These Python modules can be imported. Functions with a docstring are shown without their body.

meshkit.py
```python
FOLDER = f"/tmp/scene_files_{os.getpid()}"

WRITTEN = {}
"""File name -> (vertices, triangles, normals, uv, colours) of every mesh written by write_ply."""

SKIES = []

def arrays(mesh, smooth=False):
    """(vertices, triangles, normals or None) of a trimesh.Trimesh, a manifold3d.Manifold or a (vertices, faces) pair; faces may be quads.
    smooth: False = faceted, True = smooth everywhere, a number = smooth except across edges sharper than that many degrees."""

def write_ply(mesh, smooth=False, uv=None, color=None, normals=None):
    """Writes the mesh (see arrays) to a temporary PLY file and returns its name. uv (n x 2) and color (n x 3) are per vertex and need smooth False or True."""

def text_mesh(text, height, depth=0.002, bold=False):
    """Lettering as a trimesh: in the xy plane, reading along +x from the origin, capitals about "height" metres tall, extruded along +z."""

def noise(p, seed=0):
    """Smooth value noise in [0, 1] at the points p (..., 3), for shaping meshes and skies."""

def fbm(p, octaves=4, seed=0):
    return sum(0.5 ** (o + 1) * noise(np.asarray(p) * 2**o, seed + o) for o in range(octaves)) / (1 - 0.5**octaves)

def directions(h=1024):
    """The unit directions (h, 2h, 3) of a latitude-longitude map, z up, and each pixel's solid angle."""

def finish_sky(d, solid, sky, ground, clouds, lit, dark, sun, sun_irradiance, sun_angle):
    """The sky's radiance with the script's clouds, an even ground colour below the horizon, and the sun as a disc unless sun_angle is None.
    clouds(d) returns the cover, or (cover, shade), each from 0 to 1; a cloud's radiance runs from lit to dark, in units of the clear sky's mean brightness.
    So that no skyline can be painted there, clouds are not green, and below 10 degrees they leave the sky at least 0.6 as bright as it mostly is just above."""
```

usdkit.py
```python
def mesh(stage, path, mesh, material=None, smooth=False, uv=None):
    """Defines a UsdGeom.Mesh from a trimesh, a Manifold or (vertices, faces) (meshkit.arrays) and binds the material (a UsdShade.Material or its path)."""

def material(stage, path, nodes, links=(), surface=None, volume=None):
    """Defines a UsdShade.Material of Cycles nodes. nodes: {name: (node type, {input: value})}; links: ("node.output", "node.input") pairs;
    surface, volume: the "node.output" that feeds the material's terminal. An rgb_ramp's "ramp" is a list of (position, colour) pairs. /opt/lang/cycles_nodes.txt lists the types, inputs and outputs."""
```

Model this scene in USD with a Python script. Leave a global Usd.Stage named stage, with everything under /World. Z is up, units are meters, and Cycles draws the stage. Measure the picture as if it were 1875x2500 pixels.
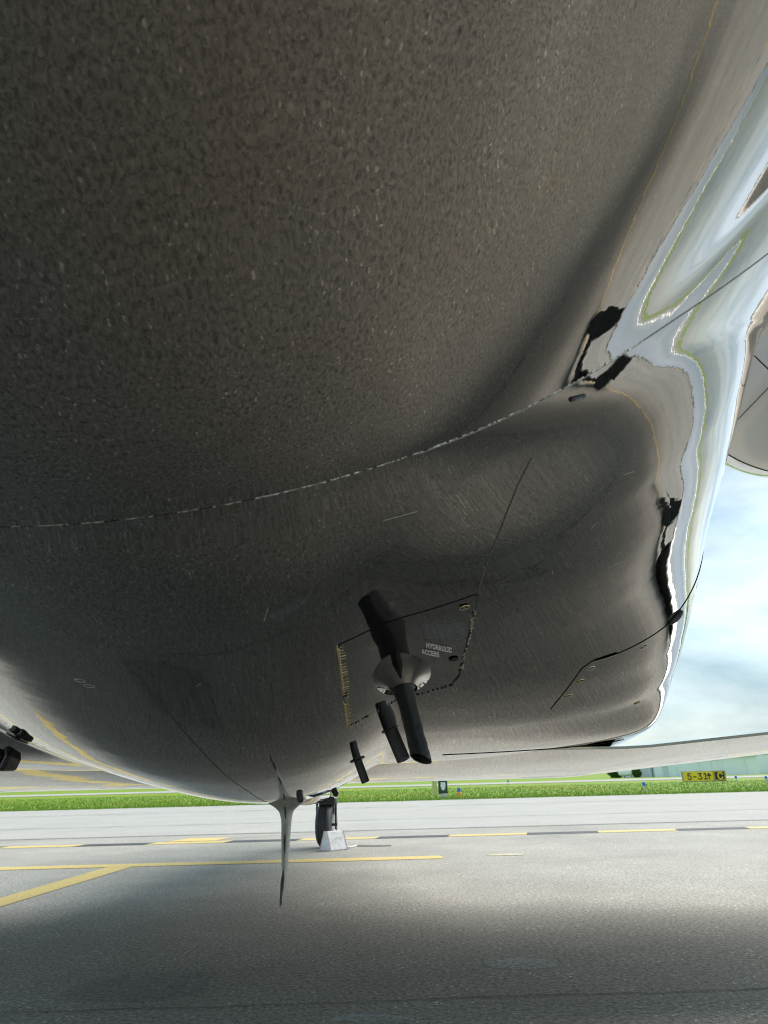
import math, random
import numpy as np, trimesh, shapely
from shapely import geometry as sg, affinity
import manifold3d as m3
import usdkit, meshkit
from pxr import Usd, UsdGeom, UsdLux, UsdShade, Gf, Sdf, Vt

stage = Usd.Stage.CreateInMemory()
UsdGeom.SetStageUpAxis(stage, 'Z'); UsdGeom.SetStageMetersPerUnit(stage, 1.0)
UsdGeom.Xform.Define(stage, '/World'); UsdGeom.Scope.Define(stage, '/World/Looks')
RNG = np.random.default_rng(7)

# ---------------------------------------------------------------- camera, sky, sun, exposure
EXPOSURE = 3.02
SUN_INT, SUN_ANGLE, SUN_EL, SUN_AZ = 0.14, 58.0, math.radians(45), math.radians(46)   # azimuth from +y towards +x
SKY_STRENGTH = 0.10
PITCH, ROLL, EYE = math.atan(648 / 1734), math.atan(0.0265), 0.9
cam = UsdGeom.Camera.Define(stage, '/World/camera')
cam.CreateHorizontalApertureAttr(36.0); cam.CreateVerticalApertureAttr(48.0); cam.CreateFocalLengthAttr(33.29)
cam.CreateClippingRangeAttr(Gf.Vec2f(0.02, 5000)); cam.CreateExposureAttr(EXPOSURE); cam.CreateFStopAttr(9.0); cam.CreateFocusDistanceAttr(2.4)
fw = np.array([0, math.cos(PITCH), math.sin(PITCH)]); up0 = np.array([0, -math.sin(PITCH), math.cos(PITCH)]); rt0 = np.array([1.0, 0, 0])
rt = rt0 * math.cos(ROLL) - up0 * math.sin(ROLL); up = up0 * math.cos(ROLL) + rt0 * math.sin(ROLL)
cam.AddTransformOp().Set(Gf.Matrix4d(*rt, 0, *up, 0, *(-fw), 0, 0, 0, EYE, 1))

def mat(name, nodes, links=(), surface='p.BSDF', volume=None):
    return usdkit.material(stage, '/World/Looks/' + name, nodes, links, surface, volume)

dome = UsdLux.DomeLight.Define(stage, '/World/sky')
sky_mat = mat('sky_clouds', {
    's': ('sky_texture', {'sky_type': 'single_scattering', 'sun_disc': False, 'sun_elevation': SUN_EL, 'sun_rotation': SUN_AZ, 'aerosol_density': 2.0}),
    'g': ('geometry', {}), 'tc': ('texture_coordinate', {}),
    'mp': ('mapping', {'scale': (1.0, 1.0, 2.6)}),
    'n': ('noise_texture', {'scale': 2.6, 'detail': 7, 'roughness': 0.55, 'distortion': 0.4}),
    'r': ('rgb_ramp', {'ramp': [(0.30, (0.72, 0.72, 0.72)), (0.52, (0.88, 0.88, 0.88)), (0.68, (1, 1, 1))]}),
    'n2': ('noise_texture', {'scale': 5.0, 'detail': 6, 'roughness': 0.6}),
    'r2': ('rgb_ramp', {'ramp': [(0.32, (0.33, 0.57, 0.69)), (0.66, (0.76, 0.92, 0.97))]}),
    'sc': ('mix', {'mix_type': 'multiply', 'fac': 1.0, 'color2': (0.42, 0.44, 0.46)}), 'm': ('mix', {}), 'b': ('background_shader', {'strength': SKY_STRENGTH})},
    [('tc.generated', 'mp.vector'), ('mp.vector', 'n.vector'), ('mp.vector', 'n2.vector'), ('n.fac', 'r.fac'), ('n2.fac', 'r2.fac'),
     ('r.color', 'm.fac'), ('s.color', 'sc.color1'), ('sc.color', 'm.color1'), ('r2.color', 'm.color2'), ('m.color', 'b.color')], surface='b.background')
UsdShade.MaterialBindingAPI.Apply(dome.GetPrim()).Bind(sky_mat)
dome.GetPrim().SetCustomDataByKey('kind', 'structure')

sun = UsdLux.DistantLight.Define(stage, '/World/sun')
sun.CreateNormalizeAttr(True); sun.CreateIntensityAttr(SUN_INT); sun.CreateAngleAttr(SUN_ANGLE); sun.CreateColorAttr(Gf.Vec3f(1.0, 0.965, 0.91))
sd = np.array([math.sin(SUN_AZ) * math.cos(SUN_EL), math.cos(SUN_AZ) * math.cos(SUN_EL), math.sin(SUN_EL)])
sun.AddTransformOp().Set(Gf.Matrix4d().SetRotate(Gf.Rotation(Gf.Vec3d(0, 0, 1), Gf.Vec3d(*sd))))

# ---------------------------------------------------------------- helpers
USED = {}
def path(name, parent=None):
    base = (str(parent.GetPath()) if parent is not None else '/World') + '/' + name
    k = USED.get(base, -1) + 1; USED[base] = k
    return base if k == 0 else '%s_%03d' % (base, k)

def tag(o, label=None, cat=None, group=None, kind=None):
    p = o.GetPrim() if hasattr(o, 'GetPrim') else o
    for k, v in (('label', label), ('category', cat), ('group', group), ('kind', kind)):
        if v: p.SetCustomDataByKey(k, v)
    return p

def thing(name, label, cat, loc=(0, 0, 0), rz=0.0, group=None):
    x = UsdGeom.Xform.Define(stage, path(name)); x.AddTranslateOp().Set(Gf.Vec3d(*map(float, loc))); x.AddRotateZOp().Set(float(rz))
    return tag(x, label, cat, group)

def obj(name, mesh, material, parent=None, smooth=35, **kw):
    m = usdkit.mesh(stage, path(name, parent), mesh, material, smooth=smooth)
    return tag(m, **kw)

def rawmesh(name, v, f, n, material, parent=None, **kw):
    """a mesh with given vertex normals"""
    m = usdkit.mesh(stage, path(name, parent), (v, f), material, smooth=False)
    m.CreateNormalsAttr(Vt.Vec3fArray.FromNumpy(np.asarray(n, np.float32))); m.SetNormalsInterpolation('vertex')
    return tag(m, **kw)

def dup(src, loc, rz, label=None, group=None):
    cd = src.GetCustomData()
    x = UsdGeom.Xform.Define(stage, path(src.GetName().rstrip('0123456789').rstrip('_')))
    x.GetPrim().GetReferences().AddInternalReference(src.GetPath())
    x.ClearXformOpOrder(); 
    x.GetPrim().GetAttribute('xformOp:translate').Set(Gf.Vec3d(*map(float, loc))); x.GetPrim().GetAttribute('xformOp:rotateZ').Set(float(rz))
    x.SetXformOpOrder([UsdGeom.XformOp(x.GetPrim().GetAttribute('xformOp:translate')), UsdGeom.XformOp(x.GetPrim().GetAttribute('xformOp:rotateZ'))])
    x.GetPrim().SetInstanceable(True)
    return tag(x, label or cd['label'], cd['category'], group or cd.get('group'))

def box(lo, hi, bev=0.0):
    lo, hi = np.array(lo, float), np.array(hi, float)
    if bev <= 0: return trimesh.creation.box(bounds=[lo, hi])
    c = []
    s = [(1, 0, 0), (0, 1, 0), (0, 0, 1)]
    pts = []
    for i in range(8):
        k = np.array([i & 1, i >> 1 & 1, i >> 2 & 1]); p = np.where(k, hi, lo); sg_ = np.where(k, -1, 1)
        for ax in range(3):
            q = p.astype(float).copy()
            for b in range(3):
                if b != ax: q[b] += sg_[b] * bev
            pts.append(q)
    return trimesh.convex.convex_hull(np.array(pts))

def tube(p, r, sec=12, cap=True):
    p = np.asarray(p, float); r = np.broadcast_to(np.asarray(r, float), (len(p),))
    t = np.gradient(p, axis=0); t /= np.linalg.norm(t, axis=1, keepdims=True)
    a = np.cross(t[0], [0.3, 0.1, 1.0]); a /= np.linalg.norm(a); V = []
    for i in range(len(p)):
        a = a - t[i] * (a @ t[i]); a /= np.linalg.norm(a); b = np.cross(t[i], a)
        th = np.linspace(0, 2 * np.pi, sec, endpoint=False)
        V.append(p[i] + r[i] * (np.cos(th)[:, None] * a + np.sin(th)[:, None] * b))
    V = np.concatenate(V); F = []
    for i in range(len(p) - 1):
        for j in range(sec):
            k = (j + 1) % sec
            F += [[i * sec + j, i * sec + k, (i + 1) * sec + k], [i * sec + j, (i + 1) * sec + k, (i + 1) * sec + j]]
    if cap:
        V = np.vstack([V, p[0], p[-1]]); n = len(V)
        for j in range(sec):
            k = (j + 1) % sec; F += [[n - 2, k, j], [n - 1, (len(p) - 1) * sec + j, (len(p) - 1) * sec + k]]
    m = trimesh.Trimesh(V, np.array(F), process=False)
    return m

def grid_faces(a, b):
    i = np.arange((a - 1) * b).reshape(a - 1, b)[:, :-1].ravel()
    return np.vstack([np.stack([i, i + b, i + b + 1], 1), np.stack([i, i + b + 1, i + 1], 1)])

def cat(*ms): return trimesh.util.concatenate([m for m in ms])
def moved(m, t=(0, 0, 0), rz=0.0, rx=0.0, ry=0.0):
    m = m.copy(); T = trimesh.transformations.euler_matrix(math.radians(rx), math.radians(ry), math.radians(rz)); T[:3, 3] = t; m.apply_transform(T); return m
def lathe(prof, sec=32): return trimesh.creation.revolve(np.array(prof, float), sections=sec)
def sheet(poly, z):
    v, f = trimesh.creation.triangulate_polygon(poly, engine='earcut')
    if len(f):
        a = v[f[:, 1]] - v[f[:, 0]]; b = v[f[:, 2]] - v[f[:, 0]]; neg = (a[:, 0] * b[:, 1] - a[:, 1] * b[:, 0]) < 0; f = f.copy(); f[neg] = f[neg][:, ::-1]
    return trimesh.Trimesh(np.c_[v, np.full(len(v), z)], f, process=False)

# ---------------------------------------------------------------- materials
def principled(name, color, rough=0.5, metal=0.0, bump=None, vary=0.0, vscale=6.0, **kw):
    nodes = {'p': ('principled_bsdf', dict(base_color=color, roughness=rough, metallic=metal, **kw))}; links = []
    if vary or bump: nodes['g'] = ('geometry', {})
    if vary:
        nodes['n'] = ('noise_texture', {'scale': vscale, 'detail': 5, 'roughness': 0.6})
        c = np.array(color); nodes['r'] = ('rgb_ramp', {'ramp': [(0.3, tuple(c * (1 - vary))), (0.7, tuple(np.minimum(c * (1 + vary), 0.95)))]})
        links += [('g.position', 'n.vector'), ('n.fac', 'r.fac'), ('r.color', 'p.base_color')]
    if bump:
        nodes['bn'] = ('noise_texture', {'scale': bump[0], 'detail': 3, 'roughness': 0.55}); nodes['b'] = ('bump', {'strength': 1.0, 'distance': bump[1]})
        links += [('g.position', 'bn.vector'), ('bn.fac', 'b.height'), ('b.normal', 'p.normal')]
    return mat(name, nodes, links)

def asphalt(name, stops, tint, scale=46.0, patch=0.17, bump=0.0015):
    c = lambda k: tuple(np.array(tint) * k)
    return mat(name, {
        'g': ('geometry', {}), 'dn': ('noise_texture', {'scale': 60.0, 'detail': 2}), 'dm': ('vector_math', {'math_type': 'multiply_add', 'vector2': (0.012, 0.012, 0.0)}),
        'v': ('voronoi_texture', {'scale': scale, 'feature': 'f1'}), 'sx': ('separate_xyz', {}),
        'r': ('rgb_ramp', {'ramp': [(a, c(b)) for a, b in stops]}), 'gn': ('noise_texture', {'scale': 46.0, 'detail': 5, 'roughness': 0.74, 'distortion': 0.3}),
        'lt': ('map_range', {'from_min': 0.16, 'from_max': 0.36, 'to_min': 1.0, 'to_max': 0.0, 'clamp': True}), 'gt': ('map_range', {'from_min': 0.76, 'from_max': 0.90, 'to_min': 0.0, 'to_max': 1.3, 'clamp': True}),
        'sm0': ('math', {'math_type': 'multiply'}), 'dn2': ('noise_texture', {'scale': 2.2, 'detail': 3}), 'dr': ('map_range', {'from_min': 0.40, 'from_max': 0.62, 'to_min': 0.35, 'to_max': 1.0, 'clamp': True}), 'sm': ('math', {'math_type': 'multiply'}), 'ms': ('mix', {'color2': c(0.95)}),
        'lt2': ('map_range', {'from_min': 0.14, 'from_max': 0.06, 'to_min': 0.0, 'to_max': 0.55, 'clamp': True}), 'sm2': ('math', {'math_type': 'multiply'}), 'md': ('mix', {'color2': c(0.10)}),
        'fine': ('noise_texture', {'scale': 260.0, 'detail': 3}), 'fr': ('rgb_ramp', {'ramp': [(0.3, (0.72,) * 3), (0.7, (1.25,) * 3)]}),
        'big': ('noise_texture', {'scale': 0.55, 'detail': 6, 'roughness': 0.62}), 'br': ('rgb_ramp', {'ramp': [(0.3, (1 - patch,) * 3), (0.7, (1 + patch,) * 3)]}),
        'm1': ('mix', {'mix_type': 'multiply', 'fac': 1.0}), 'm2': ('mix', {'mix_type': 'multiply', 'fac': 1.0}),
        'bp': ('bump', {'strength': 0.7, 'distance': bump}),
        'p': ('principled_bsdf', {'roughness': 0.85, 'specular_ior_level': 0.35})},
        [('g.position', 'dn.vector'), ('dn.color', 'dm.vector1'), ('g.position', 'dm.vector3'), ('dm.vector', 'v.vector'),
         ('v.color', 'sx.vector'), ('g.position', 'gn.vector'), ('gn.fac', 'r.fac'), ('v.distance', 'lt.value'), ('sx.x', 'gt.value'), ('lt.result', 'sm0.value1'), ('gt.result', 'sm0.value2'), ('g.position', 'dn2.vector'), ('dn2.fac', 'dr.value'), ('sm0.value', 'sm.value1'), ('dr.result', 'sm.value2'), ('sm.value', 'ms.fac'), ('r.color', 'ms.color1'),
         ('sx.x', 'lt2.value'), ('lt.result', 'sm2.value1'), ('lt2.result', 'sm2.value2'), ('sm2.value', 'md.fac'), ('ms.color', 'md.color1'), ('g.position', 'fine.vector'), ('fine.fac', 'fr.fac'), ('g.position', 'big.vector'), ('big.fac', 'br.fac'),
         ('md.color', 'm1.color1'), ('fr.color', 'm1.color2'), ('m1.color', 'm2.color1'), ('br.color', 'm2.color2'), ('m2.color', 'p.base_color'),
         ('gn.fac', 'bp.height'), ('bp.normal', 'p.normal')])

def paint_body(name, color, wav=1.0, rough=0.016):
    return mat(name, {
        'g': ('geometry', {}),
        'n1': ('noise_texture', {'scale': 48.0, 'detail': 2, 'roughness': 0.5}), 'b1': ('bump', {'strength': 1.0, 'distance': 0.00006 * wav}),
        'n2': ('noise_texture', {'scale': 4.5, 'detail': 2, 'roughness': 0.45}), 'b2': ('bump', {'strength': 1.0, 'distance': 0.0011 * wav}),
        'n3': ('noise_texture', {'scale': 2.5, 'detail': 5, 'roughness': 0.65}), 'rr': ('map_range', {'from_min': 0.35, 'from_max': 0.75, 'to_min': rough * 0.6, 'to_max': rough * 1.8, 'clamp': True}),
        'p': ('principled_bsdf', {'base_color': tuple(np.array(color) * np.array([0.80, 0.68, 0.52])), 'metallic': 1.0, 'roughness': rough, 'coat_weight': 1.0, 'coat_ior': 1.85, 'coat_roughness': 0.008})},
        [('g.position', 'n1.vector'), ('g.position', 'n2.vector'), ('g.position', 'n3.vector'), ('n1.fac', 'b1.height'), ('n2.fac', 'b2.height'),
         ('b1.normal', 'b2.normal'), ('b2.normal', 'p.normal'), ('b2.normal', 'p.coat_normal'), ('n3.fac', 'rr.value'), ('rr.result', 'p.roughness')])

M = {}
M['asphalt'] = asphalt('apron_asphalt', [(0.32, .14), (.42, .27), (.52, .40), (.62, .52), (.72, .68)], (1.0, 0.948, 0.835))
M['taxi'] = asphalt('taxiway_asphalt', [(0.25, .32), (.42, .39), (.55, .44), (.68, .49), (.8, .56)], (1.0, 0.96, 0.88), patch=0.07)
M['body'] = paint_body('dark_gloss_paint', (0.235, 0.212, 0.185))
M['body2'] = paint_body('dark_gloss_paint_forward', (0.250, 0.228, 0.202), wav=1.2)
M['wing'] = paint_body('dark_gloss_wing_paint', (0.32, 0.305, 0.285), wav=1.4, rough=0.05)
M['panel'] = paint_body('dark_gloss_panel_paint', (0.24, 0.22, 0.195), wav=2.2)
M['gap'] = principled('seam_shadow_gap', (0.012, 0.011, 0.010), 0.7)
M['seal'] = principled('dried_sealant', (0.55, 0.50, 0.38), 0.35, bump=(140, 0.004), vary=0.35, vscale=40)
M['sealdark'] = principled('dark_sealant', (0.03, 0.028, 0.026), 0.25, bump=(160, 0.004))
M['brass'] = principled('worn_brass_fastener', (0.62, 0.50, 0.26), 0.3, 0.85, vary=0.35, vscale=90)
M['steel'] = principled('steel_fastener', (0.62, 0.60, 0.52), 0.3, 0.8, vary=0.2, vscale=90)
M['black'] = principled('black_gloss_rubber_paint', (0.006, 0.006, 0.0065), 0.14, bump=(90, 0.0035), specular_ior_level=0.6)
M['blackrough'] = principled('black_grimy_mast_paint', (0.003, 0.003, 0.003), 0.10, bump=(240, 0.004), specular_ior_level=0.32)
M['blackmatte'] = principled('black_satin_plastic', (0.004, 0.004, 0.0042), 0.30, bump=(120, 0.001))
M['nacelle'] = principled('silver_grey_nacelle_paint', (0.80, 0.82, 0.82), 0.12, 0.12, bump=(5, 0.0015))
M['nacelle2'] = principled('polished_nacelle_lip', (0.78, 0.78, 0.77), 0.07, 0.9)
M['pylon'] = principled('black_pylon_paint', (0.012, 0.012, 0.014), 0.12)
M['white'] = principled('white_aircraft_paint', (0.74, 0.74, 0.69), 0.35, vary=0.12, vscale=25)
M['dirt'] = principled('oily_dark_streak', (0.05, 0.05, 0.045), 0.4, vary=0.4, vscale=60)
M['antenna'] = principled('off_white_antenna_paint', (0.44, 0.44, 0.39), 0.35, vary=0.3, vscale=18, bump=(60, 0.001))
M['text'] = principled('white_stencil_paint', (0.82, 0.82, 0.80), 0.5)
M['tyre'] = principled('tyre_rubber', (0.028, 0.029, 0.032), 0.5, bump=(120, 0.002), vary=0.25, vscale=30)
M['rim'] = principled('wheel_metal', (0.5, 0.5, 0.5), 0.35, 0.8)
M['chock'] = principled('white_chock_rubber', (0.78, 0.76, 0.76), 0.5, vary=0.16, vscale=16)
M['chockedge'] = principled('faded_pink_chock_edge', (0.72, 0.50, 0.52), 0.55)
M['rope'] = principled('pale_rope', (0.68, 0.67, 0.62), 0.8, bump=(250, 0.0004))
M['yellow'] = mat('worn_yellow_marking', {'g': ('geometry', {}), 'n': ('noise_texture', {'scale': 30.0, 'detail': 6, 'roughness': 0.7}), 'v': ('voronoi_texture', {'scale': 78.0}), 'sx': ('separate_xyz', {}),
    'r': ('rgb_ramp', {'ramp': [(0.30, (0.36, 0.32, 0.24)), (0.36, (0.60, 0.46, 0.19)), (0.5, (0.72, 0.53, 0.16)), (0.8, (0.80, 0.62, 0.24))]}), 'r2': ('rgb_ramp', {'ramp': [(0, (0.8,) * 3), (1, (1.1,) * 3)]}), 'm': ('mix', {'mix_type': 'multiply', 'fac': 1.0}), 'p': ('principled_bsdf', {'roughness': 0.7})},
    [('g.position', 'n.vector'), ('n.fac', 'r.fac'), ('g.position', 'v.vector'), ('v.color', 'sx.vector'), ('sx.x', 'r2.fac'), ('r.color', 'm.color1'), ('r2.color', 'm.color2'), ('m.color', 'p.base_color')])
M['blackline'] = principled('black_marking_paint', (0.055, 0.06, 0.065), 0.75, vary=0.3, vscale=20)
M['grass'] = mat('mown_grass', {'g': ('geometry', {}), 'mp': ('mapping', {'scale': (1, 1, 1)}), 'n': ('noise_texture', {'scale': 1.1, 'detail': 9, 'roughness': 0.72}), 'n2': ('noise_texture', {'scale': 0.13, 'detail': 4}),
    'r': ('rgb_ramp', {'ramp': [(0.28, (0.105, 0.19, 0.014)), (0.5, (0.165, 0.29, 0.020)), (0.72, (0.23, 0.37, 0.032))]}), 'r2': ('rgb_ramp', {'ramp': [(0.35, (1.45, 0.98, 0.8)), (0.62, (0.95, 1.05, 1.0))]}),
    'm': ('mix', {'mix_type': 'multiply', 'fac': 1.0}), 'bp': ('bump', {'strength': 1.0, 'distance': 0.04}), 'p': ('principled_bsdf', {'roughness': 0.8, 'specular_ior_level': 0.2})},
    [('g.position', 'n.vector'), ('g.position', 'n2.vector'), ('n.fac', 'r.fac'), ('n2.fac', 'r2.fac'), ('r.color', 'm.color1'), ('r2.color', 'm.color2'), ('m.color', 'p.base_color'), ('n.fac', 'bp.height'), ('bp.normal', 'p.normal')])
M['blade'] = mat('grass_blades', {'o': ('geometry', {}), 'r': ('rgb_ramp', {'ramp': [(0, (0.12, 0.22, 0.018)), (0.6, (0.17, 0.31, 0.026)), (1, (0.23, 0.35, 0.045))]}), 'd': ('principled_bsdf', {'roughness': 0.6}), 't': ('translucent_bsdf', {}), 'mx': ('mix_closure', {'fac': 0.35})},
    [('o.random_per_island', 'r.fac'), ('r.color', 'd.base_color'), ('r.color', 't.color'), ('d.BSDF', 'mx.closure1'), ('t.BSDF', 'mx.closure2')], surface='mx.closure')
M['leaf'] = mat('shrub_leaves', {'o': ('geometry', {}), 'r': ('rgb_ramp', {'ramp': [(0, (0.10, 0.20, 0.03)), (0.6, (0.20, 0.36, 0.05)), (1, (0.30, 0.44, 0.09))]}), 'd': ('principled_bsdf', {'roughness': 0.55}), 't': ('translucent_bsdf', {}), 'mx': ('mix_closure', {'fac': 0.5})},
    [('o.random_per_island', 'r.fac'), ('r.color', 'd.base_color'), ('r.color', 't.color'), ('d.BSDF', 'mx.closure1'), ('t.BSDF', 'mx.closure2')], surface='mx.closure')
M['bark'] = principled('shrub_bark', (0.12, 0.09, 0.06), 0.9)
M['mint'] = principled('pale_mint_metal_cladding', (0.78, 0.84, 0.82), 0.5, vary=0.05, vscale=0.5)
M['hangar'] = principled('pale_hangar_cladding', (0.86, 0.87, 0.88), 0.5, vary=0.03, vscale=0.3)
M['greywall'] = principled('blue_grey_cladding', (0.58, 0.62, 0.65), 0.5, vary=0.06, vscale=0.5)
M['roof'] = principled('pale_roof_sheet', (0.60, 0.60, 0.62), 0.5)
M['trim'] = principled('white_trim', (0.78, 0.80, 0.79), 0.5)
M['signyellow'] = principled('sign_yellow_face', (0.80, 0.55, 0.02), 0.4)
M['signblack'] = principled('sign_black_face', (0.012, 0.012, 0.014), 0.4)
M['signframe'] = principled('sign_frame_metal', (0.30, 0.31, 0.28), 0.45, 0.5)
M['blue'] = principled('blue_taxi_light_lens', (0.02, 0.13, 0.55), 0.2)
M['orange'] = principled('orange_light_base', (0.75, 0.36, 0.03), 0.5)
M['green'] = principled('dark_green_sign_face', (0.02, 0.045, 0.040), 0.45)
M['steelpost'] = principled('galvanised_post', (0.5, 0.5, 0.48), 0.45, 0.6)
M['crack'] = principled('tar_filled_crack', (0.19, 0.18, 0.165), 0.9, vary=0.6, vscale=30)
M['chalk'] = mat('spilt_white_paint', {'g': ('geometry', {}), 'n': ('noise_texture', {'scale': 45.0, 'detail': 5, 'roughness': 0.7}), 'r': ('rgb_ramp', {'ramp': [(0.42, (0.0,) * 3), (0.68, (0.9,) * 3)]}), 'p': ('principled_bsdf', {'base_color': (0.62, 0.69, 0.72), 'roughness': 0.8}), 't': ('transparent_bsdf', {}), 'mx': ('mix_closure', {})},
    [('g.position', 'n.vector'), ('n.fac', 'r.fac'), ('r.color', 'mx.fac'), ('t.BSDF', 'mx.closure1'), ('p.BSDF', 'mx.closure2')], surface='mx.closure')
M['oil'] = mat('oil_stain', {'g': ('geometry', {}), 'n': ('noise_texture', {'scale': 26.0, 'detail': 6, 'roughness': 0.75}), 'r': ('rgb_ramp', {'ramp': [(0.40, (0.0,) * 3), (0.66, (0.45,) * 3)]}), 'p': ('principled_bsdf', {'base_color': (0.035, 0.035, 0.034), 'roughness': 0.55}), 't': ('transparent_bsdf', {}), 'mx': ('mix_closure', {})},
    [('g.position', 'n.vector'), ('n.fac', 'r.fac'), ('r.color', 'mx.fac'), ('t.BSDF', 'mx.closure1'), ('p.BSDF', 'mx.closure2')], surface='mx.closure')
M['skid'] = mat('faint_tyre_rubber', {'g': ('geometry', {}), 'mp': ('mapping', {'scale': (0.25, 3.0, 1.0)}), 'n': ('noise_texture', {'scale': 3.0, 'detail': 5, 'roughness': 0.7}), 'r': ('rgb_ramp', {'ramp': [(0.40, (0.0,) * 3), (0.75, (0.5,) * 3)]}), 'p': ('principled_bsdf', {'base_color': (0.10, 0.10, 0.098), 'roughness': 0.8}), 't': ('transparent_bsdf', {}), 'mx': ('mix_closure', {})},
    [('g.position', 'mp.vector'), ('mp.vector', 'n.vector'), ('n.fac', 'r.fac'), ('r.color', 'mx.fac'), ('t.BSDF', 'mx.closure1'), ('p.BSDF', 'mx.closure2')], surface='mx.closure')
# BODY-BEGIN
from scipy.interpolate import PchipInterpolator
A_ST = np.array([  # Y, bottom z, half width, widest z, exponent
 (-3.0,2.05,1.30,2.90,2.0),(-1.0,1.66,1.60,2.90,2.0),(0.0,1.44,1.55,2.72,2.0),(0.5,1.335,1.48,2.54,2.0),(0.95,1.25,1.39,2.36,2.0),
 (1.4,1.225,1.46,2.15,2.4),(1.7,1.20,1.51,2.0,2.7),(2.0,1.165,1.57,1.86,2.9),(2.5,1.09,1.69,1.60,3.2),(2.8,1.045,1.745,1.42,3.3),(3.3,0.985,1.80,1.12,3.1),
 (3.8,0.945,1.80,1.06,3.0),(4.8,0.885,1.75,1.03,2.8),(6.0,0.90,1.60,1.10,2.2),(8.0,1.00,1.20,1.40,2.0),
 (10.0,1.05,0.90,1.60,2.0),(12.0,1.30,0.40,1.70,2.0),(13.0,1.62,0.05,1.75,2.0)])
B_ST = np.array([  # Y, bottom z, curvature
 (-3.0,2.30,0.4),(0.0,1.54,0.35),(0.6,1.355,0.34),(0.95,1.25,0.33),(1.8,1.10,0.34),(3.0,0.885,0.36),(4.0,0.79,0.50),(5.0,0.765,0.60),
 (6.0,0.775,0.60),(7.5,0.86,0.60),(9.0,1.05,0.6),(13.0,1.9,0.6)])
_A = PchipInterpolator(A_ST[:,0], A_ST[:,1:]); _B = PchipInterpolator(B_ST[:,0], B_ST[:,1:])
def xc(Y): return -0.517-0.0485*(np.asarray(Y,float)-1.0)
def smin(a,b,k):
    h=np.clip(0.5+0.5*(b-a)/k,0,1); return b*(1-h)+a*h-k*h*(1-h)
K=0.010
def lift(Y,dx):
    """the far wing root sits a little higher than the near one"""
    return 0.07*np.exp(-((np.asarray(Y)-2.4)/0.45)**2)*np.clip(-np.asarray(dx)/0.3,0,1)**2*np.clip((1.6+np.asarray(dx))/0.5,0,1)
def zA(Y,dx):
    zb,w,zw,n=np.moveaxis(_A(Y),-1,0); t=np.clip(np.abs(dx)/w,0,1)
    return zw-(zw-zb)*np.maximum(1-t**n,0)**(1/n)+lift(Y,dx)
def zB(Y,dx):
    zb,c=np.moveaxis(_B(Y),-1,0); return zb+np.where(np.asarray(dx)<0,c*np.clip(1.15-0.16*Y,0.7,1.0),c)*dx*dx
def low(Y,dx): return smin(zA(Y,dx),zB(Y,dx),K)
def sp(Y,dx):
    Y=np.asarray(Y,float);dx=np.asarray(dx,float);Y,dx=np.broadcast_arrays(Y,dx)
    return np.stack([xc(Y)+dx,Y,low(Y,dx)],-1)
def sn(Y,dx,e=2e-3):
    """outward (downward) unit normal of the lower skin"""
    a=sp(Y+e,dx)-sp(Y-e,dx); b=sp(Y,np.asarray(dx)+e)-sp(Y,np.asarray(dx)-e)
    n=np.cross(a,b); n/=np.linalg.norm(n,axis=-1,keepdims=True)
    return np.where(n[...,2:3]>0,-n,n)
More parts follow.
